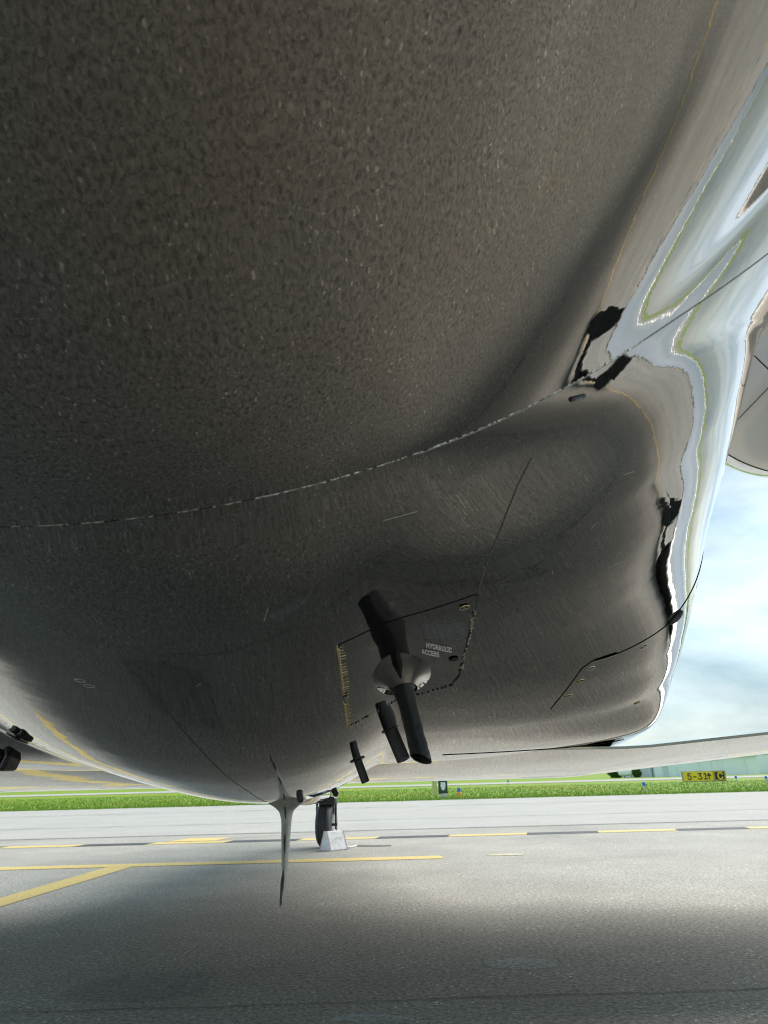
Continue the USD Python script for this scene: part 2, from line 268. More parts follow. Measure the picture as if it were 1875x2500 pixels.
def ring(Y,th):
    """full section, th=0 at the keel"""
    zb,w,zw,n=np.moveaxis(_A(Y),-1,0)
    s,c=np.sin(th),np.cos(th)
    dx=w*np.sign(s)*np.abs(s)**(2/n)
    za=zw-(zw-zb)*np.abs(c)**(2/n)+lift(Y,dx)
    lowz=smin(za,zB(Y,dx),K)
    up=zw+(np.maximum(3.6-zw,0.15))*np.abs(c)**0.9
    xu=w*np.sign(s)*np.abs(s)**1.15
    lowm=c>=0
    return np.stack([xc(Y)+np.where(lowm,dx,xu),Y+0*dx,np.where(lowm,lowz,up)],-1)
# BODY-END

# ---------------------------------------------------------------- ground
obj('ground_grass', sheet(sg.box(-900, -500, 900, 1500), -0.03), M['grass'], smooth=False, kind='structure')
obj('apron', sheet(sg.box(-70, -14.0, 56, 14.2), 0.0), M['asphalt'], smooth=False, kind='structure')
obj('apron_rear', sheet(sg.box(-70, -60, 56, -14.0), 0.0), M['taxi'], smooth=False, kind='structure')
ex = np.linspace(40, -40, 900); ey = 30.6 + 0.16 * (meshkit.fbm(np.stack([ex * 1.7, 0 * ex, 0 * ex], -1), 4, 3) - 0.5) * 2
obj('taxiway', sheet(sg.Polygon([(-300, 14.2), (300, 14.2), (300, 30.6)] + list(zip(ex, ey)) + [(-300, 30.6)]), 0.0), M['taxi'], smooth=False, kind='structure')
obj('side_apron', sheet(sg.box(38, 30.7, 140, 64), -0.01), M['taxi'], smooth=False, kind='structure')
obj('taxiway_joint', sheet(sg.box(-300, 14.12, 300, 14.30), 0.004), M['blackline'] if False else principled('tar_joint', (0.24, 0.23, 0.21), 0.85, vary=0.3, vscale=8), smooth=False, kind='structure')
obj('far_taxiway', sheet(sg.box(-300, 76, 300, 92), 0.0), M['taxi'], smooth=False, kind='structure')

def irregular(cx, cy, rx, ry, seed, n=40, rough=0.35):
    r = np.random.default_rng(seed); a = np.linspace(0, 2 * np.pi, n, endpoint=False)
    k = 1 + rough * sum(r.normal(0, 1) * np.cos(j * a + r.uniform(0, 6)) / j for j in range(1, 7)) * 0.5
    return sg.Polygon(np.c_[cx + rx * k * np.cos(a), cy + ry * k * np.sin(a)]).buffer(0)

def rough_strip(x0, y0, x1, y1, w0, w1, seed, amp, n=160):
    r = np.random.default_rng(seed); t = np.linspace(0, 1, n)
    wob = np.cumsum(r.normal(0, 1, n)); wob -= t * wob[-1]; wob *= amp / (np.abs(wob).max() + 1e-9)
    wd = (w0 + (w1 - w0) * t) * (0.45 + r.random(n))
    x = x0 + (x1 - x0) * t; y = y0 + (y1 - y0) * t + wob
    return sg.Polygon(np.r_[np.c_[x, y + wd / 2], np.c_[x, y - wd / 2][::-1]]).buffer(0)

# painted lines
obj('taxi_line', sheet(sg.Polygon([(-60, 9.14), (0.56, 9.14), (0.60, 9.30), (0.55, 9.46), (-60, 9.46)]), 0.004), M['yellow'], smooth=False,
    label='long solid yellow line painted across the apron', cat='painted line')
obj('lead_in_line', sheet(sg.Polygon([(-3.33, 9.13), (-3.03, 9.13), (-3.17, 6.4), (-3.20, 6.05), (-3.49, 6.05), (-3.42, 6.85)]), 0.004), M['yellow'], smooth=False,
    label='broad yellow lead-in line meeting the solid line at left', cat='painted line')
obj('side_line', sheet(sg.box(5.66, -9, 5.76, 7.4), 0.004), M['yellow'], smooth=False, label='yellow line along the apron mirrored in the dark side skin', cat='painted line')
obj('yellow_patch', sheet(sg.Polygon([(-3.72, 12.72), (-3.50, 13.35), (-2.76, 13.35), (-2.90, 12.72)]), 0.004), M['yellow'], smooth=False,
    label='slanted yellow paint patch just beyond the dashed line', cat='painted mark')
obj('pale_mark', sheet(irregular(1.36, 9.4, 0.22, 0.10, 5, rough=0.6), 0.004), principled('scuffed_yellow_mark', (0.55, 0.50, 0.34), 0.8, vary=0.3, vscale=14), smooth=False,
    label='pale scuffed mark right of the end of the solid yellow line', cat='painted mark')
for i, sd_ in enumerate([(-5.6, 5.6), (-6.3, 7.6)]):
    ringp = sg.Point(sd_).buffer(0.42).difference(sg.Point(sd_).buffer(0.33))
    ringp = affinity.scale(ringp, 1.0, 1.5, origin=sd_)
    if i % 2: ringp = ringp.difference(sg.box(sd_[0], sd_[1] - 1, sd_[0] + 1, sd_[1] + 0.1))
    obj('curved_marking', sheet(ringp, 0.004), M['yellow'], smooth=False, label=['closed yellow ring mark on the apron left of the wing tip', 'broken yellow ring mark on the apron left of the wing tip'][i], cat='painted mark')
dash = thing('dashed_line', 'dashed yellow and black line crossing the apron behind the chock', 'painted line', (0, 12.45, 0))
for k in range(-9, 12):
    x0 = -1.516 + 2.385 * k
    sk = 0.07
    d = sg.Polygon([(x0, -0.17), (x0 + 1.24, -0.17), (x0 + 1.24 + sk, 0.17), (x0 + sk, 0.17)])
    obj('yellow_dash', sheet(d, 0.004), M['yellow'], dash, smooth=False)
    b = sg.Polygon([(x0 + 1.245, -0.20), (x0 + 2.38, -0.20), (x0 + 2.38 + sk, 0.20), (x0 + 1.245 + sk, 0.20)])
    obj('black_dash', sheet(b, 0.004), M['blackline'], dash, smooth=False)
for i, (yy_, x0_, x1_, w_, lb_) in enumerate(((17.5, -14, 20, 0.5, 'faint dark tyre band across the pale taxiway nearest the dashed line'), (24.5, -22, 9, 0.8, 'faint dark tyre band across the pale taxiway near the grass'))):
    obj('tyre_mark', sheet(rough_strip(x0_, yy_, x1_, yy_ + 0.4, w_, w_ * 0.7, 50 + i, 0.12, 90), 0.004), M['skid'], smooth=False, label=lb_, cat='tyre mark')
obj('oil_stain', sheet(irregular(-1.22, 4.02, 0.34, 0.26, 3), 0.004), M['oil'], smooth=False, label='dark oily stain on the shaded asphalt at lower left', cat='stain')
obj('paint_splash', sheet(irregular(0.63, 4.16, 0.15, 0.13, 11, rough=0.6), 0.004), M['chalk'], smooth=False, label='pale blue-white paint splash on the shaded asphalt at lower right', cat='stain')
obj('paint_spatter', sheet(irregular(-0.12, 3.36, 0.15, 0.05, 12, rough=0.5), 0.004), M['chalk'], smooth=False, label='faint pale spatter at the bottom edge of the asphalt', cat='stain')
obj('pavement_crack', sheet(rough_strip(-3.5, 3.50, 3.4, 3.62, 0.007, 0.010, 21, 0.045), 0.004), M['crack'], smooth=False, kind='structure')

# ---------------------------------------------------------------- the aircraft
jet = thing('aircraft', 'dark glossy jet aircraft seen from beneath its belly', 'airplane')
Yg = np.r_[np.linspace(-3, -0.5, 26)[:-1], np.linspace(-0.5, 0.9491, 75), np.linspace(0.9509, 4.0, 190), np.linspace(4.0, 6.5, 90)[1:], np.linspace(6.5, 13, 60)[1:]]
NS = 230
uu = np.linspace(-1, 1, 2 * NS + 1); ph = np.sign(uu) * (np.pi / 2) * (1 - (1 - np.abs(uu)) ** 1.9)
def sect(Y, ph):
    zb, w, zw, n = np.moveaxis(_A(Y), -1, 0)
    s = np.sin(ph); dx = w * s; za = zA(Y, dx)
    return np.stack([xc(Y) + dx, Y + 0 * dx, smin(za, zB(Y, dx), K)], -1)
def sect_top(Y, v):   # v from 1 (right) to -1 (left)
    zb, w, zw, n = np.moveaxis(_A(Y), -1, 0)
    a = v * np.pi / 2
    return np.stack([xc(Y) + w * np.sign(v) * np.abs(np.sin(a)) ** 1.3, Y + 0 * v, zw + np.maximum(3.25 - zw, 0.15) * np.cos(a) ** 0.9], -1)
lowG = sect(Yg[:, None] + 0 * ph, ph + 0 * Yg[:, None])
tv = np.linspace(1, -1, 61)[1:-1]
topG = sect_top(Yg[:, None] + 0 * tv, tv + 0 * Yg[:, None])
G = np.concatenate([lowG, topG, lowG[:, :1]], 1)
ir = int(np.searchsorted(Yg, 0.95))
def normals(G):
    a = np.gradient(G, axis=0); b = np.gradient(G, axis=1)
    n = np.cross(a, b); n /= np.linalg.norm(n, axis=-1, keepdims=True) + 1e-12
    c = G.mean(1, keepdims=True); n *= np.sign((n * (G - c)).sum())
    return n
NB = 2 * NS + 1
dxg = lowG[..., 0] - xc(lowG[..., 1]); isB = np.zeros(G.shape[:2], bool)
isB[:, :NB] = zB(lowG[..., 1], dxg) < zA(lowG[..., 1], dxg)
for nm, sl, mt in (('rear_fuselage', slice(0, ir), M['body']), ('forward', slice(ir, len(Yg)), M['body2'])):
    g = G[sl]; n = normals(g)
    n[:, 0] = n[:, -1] = n[:, 0]
    F = grid_faces(g.shape[0], g.shape[1])
    V = g.reshape(-1, 3); N = n.reshape(-1, 3)
    fn = np.cross(V[F[:, 1]] - V[F[:, 0]], V[F[:, 2]] - V[F[:, 0]]); flip = (fn * N[F[:, 0]]).sum(1) < 0
    F[flip] = F[flip][:, ::-1]
    sets = [(nm, F)] if nm == 'rear_fuselage' else [('centre_fuselage', F[~isB[sl].ravel()[F].all(1)]), ('belly_fairing', F[isB[sl].ravel()[F].all(1)])]
    for name, f in sets:
        used = np.unique(f); re = np.full(len(V), -1); re[used] = np.arange(len(used))
        rawmesh(name, V[used], re[f], N[used], mt, jet)

def plate(name, poly, off, th, material, parent=jet, size=0.03, **kw):
    """a thin plate that follows the lower skin; poly in (dx, Y); its outer face stands off the skin by off"""
    v, f = trimesh.creation.triangulate_polygon(poly, engine='earcut')
    v3, f = trimesh.remesh.subdivide_to_size(np.c_[v, np.zeros(len(v))], f, size, max_iter=12)
    P = sp(v3[:, 1], v3[:, 0]); N = sn(v3[:, 1], v3[:, 0]); V = [P + N * off]; NN = [N]
    fn = np.cross(V[0][f[:, 1]] - V[0][f[:, 0]], V[0][f[:, 2]] - V[0][f[:, 0]]); fl = (fn * N[f[:, 0]]).sum(1) < 0; f = f.copy(); f[fl] = f[fl][:, ::-1]
    FF = [f]; k = len(P)
    for rg in [poly.exterior, *poly.interiors]:
        c = np.array(shapely.segmentize(rg, size).coords); p = sp(c[:, 1], c[:, 0]); n = sn(c[:, 1], c[:, 0])
        t = np.gradient(p, axis=0); s = np.cross(t, n); s /= np.linalg.norm(s, axis=1, keepdims=True) + 1e-12
        m = len(c); V += [p + n * off, p + n * (off - th)]; NN += [s, s]; i = np.arange(m - 1)
        FF += [np.vstack([np.stack([k + i, k + i + 1, k + m + i + 1], 1), np.stack([k + i, k + m + i + 1, k + m + i], 1)])]; k += 2 * m
    return rawmesh(name, np.vstack(V), np.vstack(FF), np.vstack(NN), material, parent, **kw)

def frame_at(Y, dx):
    n = sn(Y, dx); p = sp(Y, dx); x = np.array([1.0, 0, 0]); x = x - n * (x @ n); x /= np.linalg.norm(x); y = np.cross(n, x)
    if y[1] < 0: y = -y
    return p, x, y, n
def on_skin(m, Y, dx, off=0.0, spin=0.0, tilt=None):
    """local mesh: x to the right, y forward, z out of the skin"""
    p, x, y, n = frame_at(Y, dx)
    if tilt is not None: n = np.array(tilt, float) / np.linalg.norm(tilt); x = x - n * (x @ n); x /= np.linalg.norm(x); y = np.cross(n, x); y = -y if y[1] < 0 else y
    a = math.radians(spin); x2 = x * math.cos(a) + y * math.sin(a); y2 = -x * math.sin(a) + y * math.cos(a)
    m = m.copy(); v = np.asarray(m.vertices); m.vertices = p + n * off + v[:, :1] * x2 + v[:, 1:2] * y2 + v[:, 2:] * n
    if np.dot(np.cross(x2, y2), n) < 0: m.invert()
    return m

# transverse seam: dark backing, sealant lip and lumps
dxs = np.linspace(0.30, 1.36, 240)
gap = tube(np.stack([xc(0.95) + dxs, 0.95 + 0 * dxs, low(0.95, dxs) + 0.0034], -1), np.interp(dxs, [0.30, 0.45, 0.8], [0.0010, 0.0020, 0.0026]), 8)
obj('seam_gap', gap, M['gap'], jet)
r = np.random.default_rng(3)
def seam_run(a, b, rad, jit, n):
    d = np.linspace(a, b, n); p = np.stack([xc(0.95) + d, 0.95 + r.normal(0, jit, n), low(0.95, d) + 0.0012 + r.normal(0, jit * 0.4, n)], -1)
    return tube(p, np.clip(rad * (0.45 + 1.1 * r.random(n)), 0.0003, 1), 7)
runs = []
x = -0.02
while x < 0.40:
    l = r.uniform(0.012, 0.06); runs.append(seam_run(x, x + l, 0.0013, 0.0005, max(4, int(l / 0.004)))); x += l + r.choice([0.002, 0.004, 0.02, 0.035])
obj('seam_sealant', cat(*runs), M['seal'], jet, kind='stuff')
runs = []
x = 0.33
while x < 0.93:
    l = r.uniform(0.006, 0.02); runs.append(seam_run(x, x + l, 0.0017, 0.0006, 6)); x += l + r.uniform(0.001, 0.007)
obj('seam_bead', cat(*runs), principled('bright_seam_bead', (0.72, 0.72, 0.68), 0.12, 0.7, bump=(200, 0.002)), jet, kind='stuff')
lip = tube(np.stack([xc(0.95) + dxs[60:], 0.9535 + 0 * dxs[60:], low(0.9535, dxs[60:]) - 0.0001], -1), 0.0007, 8)
obj('seam_lip', lip, principled('seam_edge_paint', (0.30, 0.29, 0.28), 0.12, 0.9), jet)
# small dark drain slot beside the seam
obj('drain_slot', on_skin(box((-0.018, -0.004, -0.004), (0.018, 0.004, 0.003), 0.002), 1.0, 0.83, 0.001, 18), M['black'], jet)

# crease filler strip along the edge of the belly fairing
def strip(pts, w):
    ls = sg.LineString([(d, Y) for Y, d in pts]); return ls.buffer(w / 2, cap_style='flat')
plate('edge_sealant', strip([(1.10, 0.775), (1.16, 0.762), (1.23, 0.755), (1.33, 0.748), (1.42, 0.744), (1.52, 0.745)], 0.0025), 0.0008, 0.003, M['sealdark'])
plate('keel_seam', strip([(1.6, -0.024), (2.15, -0.02), (2.55, -0.005), (3.2, 0.02), (3.8, 0.03)], 0.0035), 0.0006, 0.002, M['sealdark'])
plate('flap_seam', strip([(3.32, 0.86), (3.33, 1.2), (3.36, 1.68)], 0.02), 0.0012, 0.003, M['gap'])

# hydraulic access panel
pp = sg.Polygon([(0.436, 1.645), (0.60, 1.585), (0.747, 1.540), (0.765, 1.83), (0.778, 2.12), (0.765, 2.20), (0.60, 2.30), (0.450, 2.385)]).buffer(-0.012).buffer(0.012)
plate('panel_gasket', pp.buffer(0.0028), 0.0005, 0.002, M['gap'])
plate('access_panel', pp, 0.0016, 0.0016, M['panel'], size=0.02, label='hydraulic access panel with white stencilled lettering')
# piano hinge along its inner edge
hm = []
for k in range(34):
    Y = 1.67 + (2.36 - 1.67) * k / 33; d = 0.4335 + 0.0125 * k / 33
    if 19 <= k <= 21: continue
    c = trimesh.creation.cylinder(0.0032, 0.012 + 0.003 * (k % 2), sections=8); c.apply_transform(trimesh.transformations.rotation_matrix(np.pi / 2, [1, 0, 0]))
    hm.append(on_skin(c, Y, d, 0.003, r.uniform(-5, 5)))
    if r.random() < 0.8: hm.append(on_skin(box((0.002, -0.0012, 0), (0.011 + r.uniform(0, 0.008), 0.0012, 0.0018)), Y + 0.006, d, 0.0042, r.uniform(-20, 20)))
obj('panel_hinge', cat(*hm), M['brass'], jet, kind='stuff')
obj('hinge_stop', on_skin(box((-0.006, -0.02, 0), (0.008, 0.02, 0.007), 0.002), 2.06, 0.444, 0.002), M['black'], jet)
# rough sealant round the outer edge
es = []
edge = np.array(shapely.segmentize(pp.exterior, 0.006).coords)
for d, Y in edge:
    if (d > 0.70 and Y > 1.63) or (Y > 2.17 and d > 0.45 and r.random() < 0.55):
        if r.random() < 0.75: es.append(on_skin(trimesh.creation.icosphere(0, 1.0).apply_scale([0.0022 + 0.002 * r.random(), 0.004, 0.0025]), Y + r.normal(0, 0.002), d + r.normal(0, 0.0015), 0.003, r.uniform(0, 180)))
obj('panel_sealant', cat(*es), M['sealdark'], jet, kind='stuff')
es = []
for d, Y in edge:
    if ((d > 0.72 and 1.6 < Y < 2.05) or (Y > 2.2 and d < 0.56)) and r.random() < 0.55:
        es.append(on_skin(trimesh.creation.icosphere(0, 1.0).apply_scale([0.0012 + 0.001 * r.random(), 0.0035, 0.0016]), Y + r.normal(0, 0.0015), d + r.normal(0, 0.002), 0.0042, r.uniform(0, 180)))
obj('flaking_sealant', cat(*es), M['seal'], jet, kind='stuff')

def fastener(Y, dx, rad, material, off=0.0042, spin=0.0):
    rim = lathe([(rad * 0.80, 0), (rad * 0.82, 0.0016), (rad * 0.96, 0.0014), (rad, 0)], 24)
    p = obj('fastener', on_skin(rim, Y, dx, off, spin), material, jet)
    disc = lathe([(0, 0.0009), (rad * 0.72, 0.0009), (rad * 0.78, 0)], 20)
    slot = box((-rad * 0.62, -rad * 0.11, 0.0009), (rad * 0.62, rad * 0.11, 0.0016))
    obj('fastener_slot', on_skin(slot, Y, dx, off, spin), material, p)
    obj('fastener_head', on_skin(disc, Y, dx, off, spin), M['gap'], p)
fastener(1.592, 0.722, 0.0125, M['brass'], spin=40)
fastener(1.957, 0.742, 0.0135, M['gap'], spin=20)
for Y, d in ((1.68, -0.168), (1.722, -0.160)): 
    obj('rivet_ring', on_skin(lathe([(0.0115, 0), (0.0118, 0.0006), (0.0128, 0.0006), (0.0131, 0)], 28), Y, d, 0.0002), M['steel'], jet)
obj('stone_chip', on_skin(trimesh.creation.icosphere(1, 1.0).apply_scale([0.006, 0.010, 0.0005]), 1.16, -0.24, 0), M['text'], jet)

sc = []
rq = np.random.default_rng(31)
for Y, d in ((1.22, -0.27), (1.24, -0.25), (1.42, 0.98), (1.30, 1.02), (1.65, 1.10), (1.36, 0.30), (1.72, 0.10), (1.55, 0.92), (2.0, 1.15), (1.12, 0.55)):
    a = rq.uniform(0, 180); L = rq.uniform(0.008, 0.035)
    sc.append(on_skin(box((-L, -0.0004, -0.0004), (L, 0.0004, 0.0003)), Y, d, 0.0001, a))
obj('scratches', cat(*sc), principled('bright_paint_scratch', (0.55, 0.53, 0.48), 0.5), jet, kind='stuff')

# stencilled words
def stencil(text, h, Y0, d0, ang, name):
    m = meshkit.text_mesh(text, h, 0.0005, bold=True); v, f = trimesh.remesh.subdivide_to_size(m.vertices, m.faces, 0.012); a = math.radians(ang)
    sx = 1.0
    x = v[:, 0] * sx * math.cos(a) - v[:, 1] * math.sin(a); y = v[:, 0] * sx * math.sin(a) + v[:, 1] * math.cos(a)
    # the reader stands behind, looking up: right is +dx, letter tops point towards the viewer
    D = d0 + x * 0.56 - y * 0.3; YY = Y0 + x * 0.56 - y * 2.4
    P = sp(YY, D) + sn(YY, D) * (0.0046 + v[:, 2:])
    obj(name, trimesh.Trimesh(P, f, process=False), M['text'], jet, smooth=False)
stencil('HYDRAULIC', 0.0165, 1.822, 0.655, 0, 'stencil_lettering')
stencil('ACCESS', 0.0165, 1.868, 0.648, 0, 'stencil_lettering')

# second access panel on the wing root fairing
p2 = sg.Polygon([(1.174, 2.63), (1.192, 2.28), (1.215, 2.245), (1.30, 2.262), (1.465, 2.262), (1.60, 2.20), (1.655, 2.24), (1.64, 2.90), (1.53, 2.86), (1.325, 2.73)]).buffer(-0.01).buffer(0.01)
plate('panel_gasket', p2.buffer(0.003), 0.0008, 0.003, M['gap'])
plate('side_access_panel', p2, 0.0020, 0.0020, M['body2'], size=0.02)
for Y, d, mt, sp_ in ((2.30, 1.402, M['steel'], 30), (2.300, 1.225, M['steel'], 10), (2.39, 1.215, M['brass'], 0), (2.515, 1.207, M['brass'], 5), (2.83, 1.560, M['brass'], 30)):
    fastener(Y, d, 0.0145, mt, 0.0020, sp_)
plate('bright_edge', strip([(2.249, 1.225), (2.258, 1.30)], 0.005), 0.0042, 0.003, M['steel'])
obj('scoop', on_skin(trimesh.creation.icosphere(2, 1.0).apply_scale([0.035, 0.012, 0.012]), 2.262, 1.505, 0.002, -14), M['black'], jet)

# drain mast
def mast():
    prof = [(0.0, 0.058), (0.022, 0.056), (0.042, 0.042), (0.065, 0.030), (0.10, 0.0245), (0.17, 0.0245), (0.243, 0.0262), (0.250, 0.0252)]
    th = np.linspace(0, 2 * np.pi, 56, endpoint=False); V = []; 
    zz = np.interp(np.linspace(0, 7, 60), range(8), [p[0] for p in prof]); rr_ = np.interp(np.linspace(0, 7, 60), range(8), [p[1] for p in prof])
    def ringv(z, rad, sc=1.0):
        c, s = np.cos(th), np.sin(th); el = 1.5 - 0.15 * z / 0.25
        x = rad * c * sc; y = rad * s * el * sc
        zc = z + 0 * c
        if z > 0.2: zc = zc + (z - 0.2) / 0.05 * 0.012 * (c + 0.6 * s)
        k = meshkit.noise(np.stack([x, y, zc], -1) * 95, 4); k2 = meshkit.noise(np.stack([x, y, zc], -1) * 260, 9)
        a = 0.0016 * np.clip((z - 0.08) / 0.08, 0, 1); f = 1 + (a * (k - .5) * 2 + a * 0.7 * (k2 - .5) * 2) / np.maximum(rad, 0.01)
        # raised leading rib
        f = f * (1 + 0.10 * np.exp(-((np.angle(np.exp(1j * (th - 4.9)))) / 0.28) ** 2) * np.clip(z / 0.05, 0, 1))
        return np.stack([x * f, y * f, zc], -1)
    R = [ringv(z, q) for z, q in zip(zz, rr_)] + [ringv(0.249, 0.0215), ringv(0.215, 0.020), ringv(0.17, 0.018)]
    V = np.array(R); n0, n1 = V.shape[:2]; V = V.reshape(-1, 3); F = []
    for i in range(n0 - 1):
        for j in range(n1):
            k = (j + 1) % n1; F += [[i * n1 + j, i * n1 + k, (i + 1) * n1 + k], [i * n1 + j, (i + 1) * n1 + k, (i + 1) * n1 + j]]
    V = np.vstack([V, [[0, 0, 0.17]]]); F += [[(n0 - 1) * n1 + j, (n0 - 1) * n1 + (j + 1) % n1, len(V) - 1] for j in range(n1)]
    return trimesh.Trimesh(V, np.array(F), process=False)
fil = lathe([(0.165, -0.006), (0.138, 0.002), (0.110, 0.007), (0.084, 0.015), (0.066, 0.025), (0.056, 0.034), (0.050, 0.040)], 64); fil.vertices *= [0.72, 1.40, 1.0]
obj('mast_fillet', on_skin(fil, 2.05, 0.605, 0.004, -8, tilt=sn(2.04, 0.6) + np.array([0.03, 0, 0])), M['panel'], jet, smooth=60)
mm = mast()
tl = sn(2.04, 0.6) + np.array([0.055, 0, 0])
md = on_skin(mm, 2.04, 0.6, -0.012, -8, tilt=tl)
obj('drain_mast', md, M['blackrough'], jet, smooth=50, label='black drain mast with flared base and open tip')

def stub(name, Y, dx, rad, L, flange, mt, tilt=(0, 0, 0), **kw):
    t = sn(Y, dx) + np.array(tilt)
    b = lathe([(rad, -0.01), (rad, L - 0.003), (rad * 0.92, L), (rad * 0.72, L), (rad * 0.66, L - 0.006), (rad * 0.3, L - 0.007), (0, L - 0.004)], 28)
    o = obj(name, on_skin(b, Y, dx, 0, tilt=t), mt, jet, smooth=40, **kw)
    if flange: obj('mounting_flange', on_skin(lathe([(0, -0.004), (flange, -0.004), (flange, 0.003), (rad * 1.02, 0.005), (0, 0.005)], 28), Y, dx, 0, tilt=sn(Y, dx)), mt, o)
stub('drain_tube', 2.99, 0.482, 0.0165, 0.092, 0.031, M['blackmatte'], (0.02, 0, 0))
stub('drain_tube', 2.66, 0.600, 0.0245, 0.118, 0.034, M['blackmatte'], (0.04, 0, 0))
for Y, d, L, rad in ((3.70, 0.205, 0.060, 0.0145), (5.2, 0.33, 0.085, 0.018)):
    c = cat(trimesh.creation.capsule(L, rad * 0.95, count=[12, 12]).apply_translation([0, 0, -0.01]), box((-rad * 1.05, -rad * 2.2, -0.012), (rad * 1.05, rad * 2.2, L * 0.55), rad * 0.6))
    obj('probe', on_skin(c, Y, d, 0, tilt=sn(Y, d) + np.array([0.10, 0, 0])), M['black'], jet)

# blade antenna on the centre line, seen edge-on
def blade():
    zz = np.array([-0.03, 0.0, 0.02, 0.05, 0.10, 0.20, 0.32, 0.42, 0.48]); hw = np.array([0.20, 0.185, 0.125, 0.066, 0.045, 0.036, 0.022, 0.013, 0.003]) * 0.92
    ch = np.array([0.30, 0.27, 0.24, 0.22, 0.205, 0.18, 0.15, 0.12, 0.09]); off = np.array([0, 0, 0, -0.01, -0.03, -0.08, -0.14, -0.19, -0.22]); bend = np.array([0, 0, 0, 0, 0.002, 0.004, 0.008, 0.004, 0.002])
    zi = np.linspace(-0.03, 0.48, 46); hw = PchipInterpolator(zz, hw)(zi); ch = np.interp(zi, zz, ch); off = np.interp(zi, zz, off); bend = np.interp(zi, zz, bend)
    a = np.linspace(0, 2 * np.pi, 40, endpoint=False); V = []
    for z, h, c, o, b in zip(zi, hw, ch, off, bend):
        y = np.cos(a) * c / 2; x = np.sign(np.sin(a)) * np.abs(np.sin(a)) ** 0.9 * h * 0.5 * (1.15 - 0.25 * np.cos(a))
        V.append(np.stack([x + b, y + o, 0 * x + z], -1))
    V = np.array(V); n0, n1 = V.shape[:2]; V = V.reshape(-1, 3); F = []
    for i in range(n0 - 1):
        for j in range(n1):
            k = (j + 1) % n1; F += [[i * n1 + j, i * n1 + k, (i + 1) * n1 + k], [i * n1 + j, (i + 1) * n1 + k, (i + 1) * n1 + j]]
    F += [[(n0 - 1) * n1 + j, (n0 - 1) * n1 + (j + 1) % n1, (n0 - 1) * n1 + n1 // 2] for j in range(n1)]
    return trimesh.Trimesh(V, np.array(F), process=False)
ba = obj('blade_antenna', on_skin(blade(), 4.2, 0.10, 0.0, tilt=(0.02, 0, -1)), M['antenna'], jet, smooth=60, label='off-white blade antenna tapering to a thin tip')
st = []
zz = np.linspace(0.02, 0.475, 60); rs = np.random.default_rng(9)
bx = np.interp(zz, [0, .2, .32, .42, .48], [0.004, 0.006, 0.008, 0.004, 0.002]); hwz = np.interp(zz, [0, 0.02, 0.05, 0.1, 0.2, 0.32, 0.42, 0.48], [0.105, 0.075, 0.05, 0.04, 0.034, 0.022, 0.013, 0.003]) * 0.46
cz = np.interp(zz, [0, .02, .05, .1, .2, .32, .42, .48], [0.27, 0.24, .22, .205, .18, .15, .12, .09]); oz = np.interp(zz, [0, .05, .1, .2, .32, .42, .48], [0, -0.01, -0.03, -0.08, -0.14, -0.19, -0.22])
edge_ = np.stack([bx + np.cumsum(rs.normal(0, 0.0008, 60)) * 0.5 + 0.001, oz - cz / 2 + 0.004, zz], -1)
sw = np.clip(0.0035 + 0.0025 * np.sin(zz * 40) + np.where(zz > 0.34, 0.005, 0), 0.0015, 0.009) * np.clip((0.478 - zz) / 0.03, 0.1, 1)
obj('leading_edge_streak', on_skin(tube(edge_, sw, 8), 4.2, 0.10, 0.0, tilt=(0.02, 0, -1)), M['dirt'], ba)

# wings
def wing(side):
    D = np.linspace(0.25, 8.5, 70); t = np.clip((D - 1.15) / 7.35, 0, 1)
    yte = 3.36 + 0.06 * (D - 1.5) + 0.0 * t; yle = 6.4 + 0.25 * (D - 1.5)
    yte = 3.36 + 0.06 * np.maximum(D - 1.5, 0); yle = np.minimum(yle, yte + 3.05 - 1.6 * t)
    crest = 0.872 + 0.0 * D + 0.085 * np.clip(D - 1.75, 0, None)
    c = np.linspace(0, 1, 70); c = 0.5 - 0.5 * np.cos(np.pi * c)   # 0 = trailing edge
    ch = (yle - yte)[:, None]
    lo = np.where(c < 0.42, 0.125 * ((0.42 - c) / 0.42) ** 1.5, 0.17 * ((c - 0.42) / 0.58) ** 2.2) * np.ones_like(D)[:, None] * (1 - 0.45 * t[:, None])
    hi = 0.131 + 0.033 * c + 0.05 * c * (1 - c)
    hi = np.maximum(hi * (1 - 0.45 * t[:, None]), lo + 0.012 * (1 - c))
    X = (side * D)[:, None] + 0 * ch * c; Yy = yte[:, None] + ch * c
    V1 = np.stack([X + xc(Yy), Yy, crest[:, None] + lo], -1); V2 = np.stack([X + xc(Yy), Yy, crest[:, None] + hi], -1)
    V = np.concatenate([V1, V2[:, ::-1], V1[:, :1]], 1)
    f = grid_faces(*V.shape[:2]); V = V.reshape(-1, 3)
    m = trimesh.Trimesh(V, f, process=False)
    if side < 0: m.invert()
    return m
for s in (1, -1):
    w = wing(s); n_ = np.asarray(w.triangles_cross[:, 2]); 
    low_face = w.triangles_center[:, 2] < 0
    if (w.triangles_cross[:70, 2] > 0).mean() > 0.5: w.invert()
    obj('wing', w, M['wing'], jet, smooth=40)
def wing_z(side, D, c):
    t = (D - 1.15) / 7.35; return 0.872 + 0.085 * max(D - 1.75, 0) + (0.125 * ((0.42 - c) / 0.42) ** 1.5 if c < 0.42 else 0) * (1 - 0.45 * t)
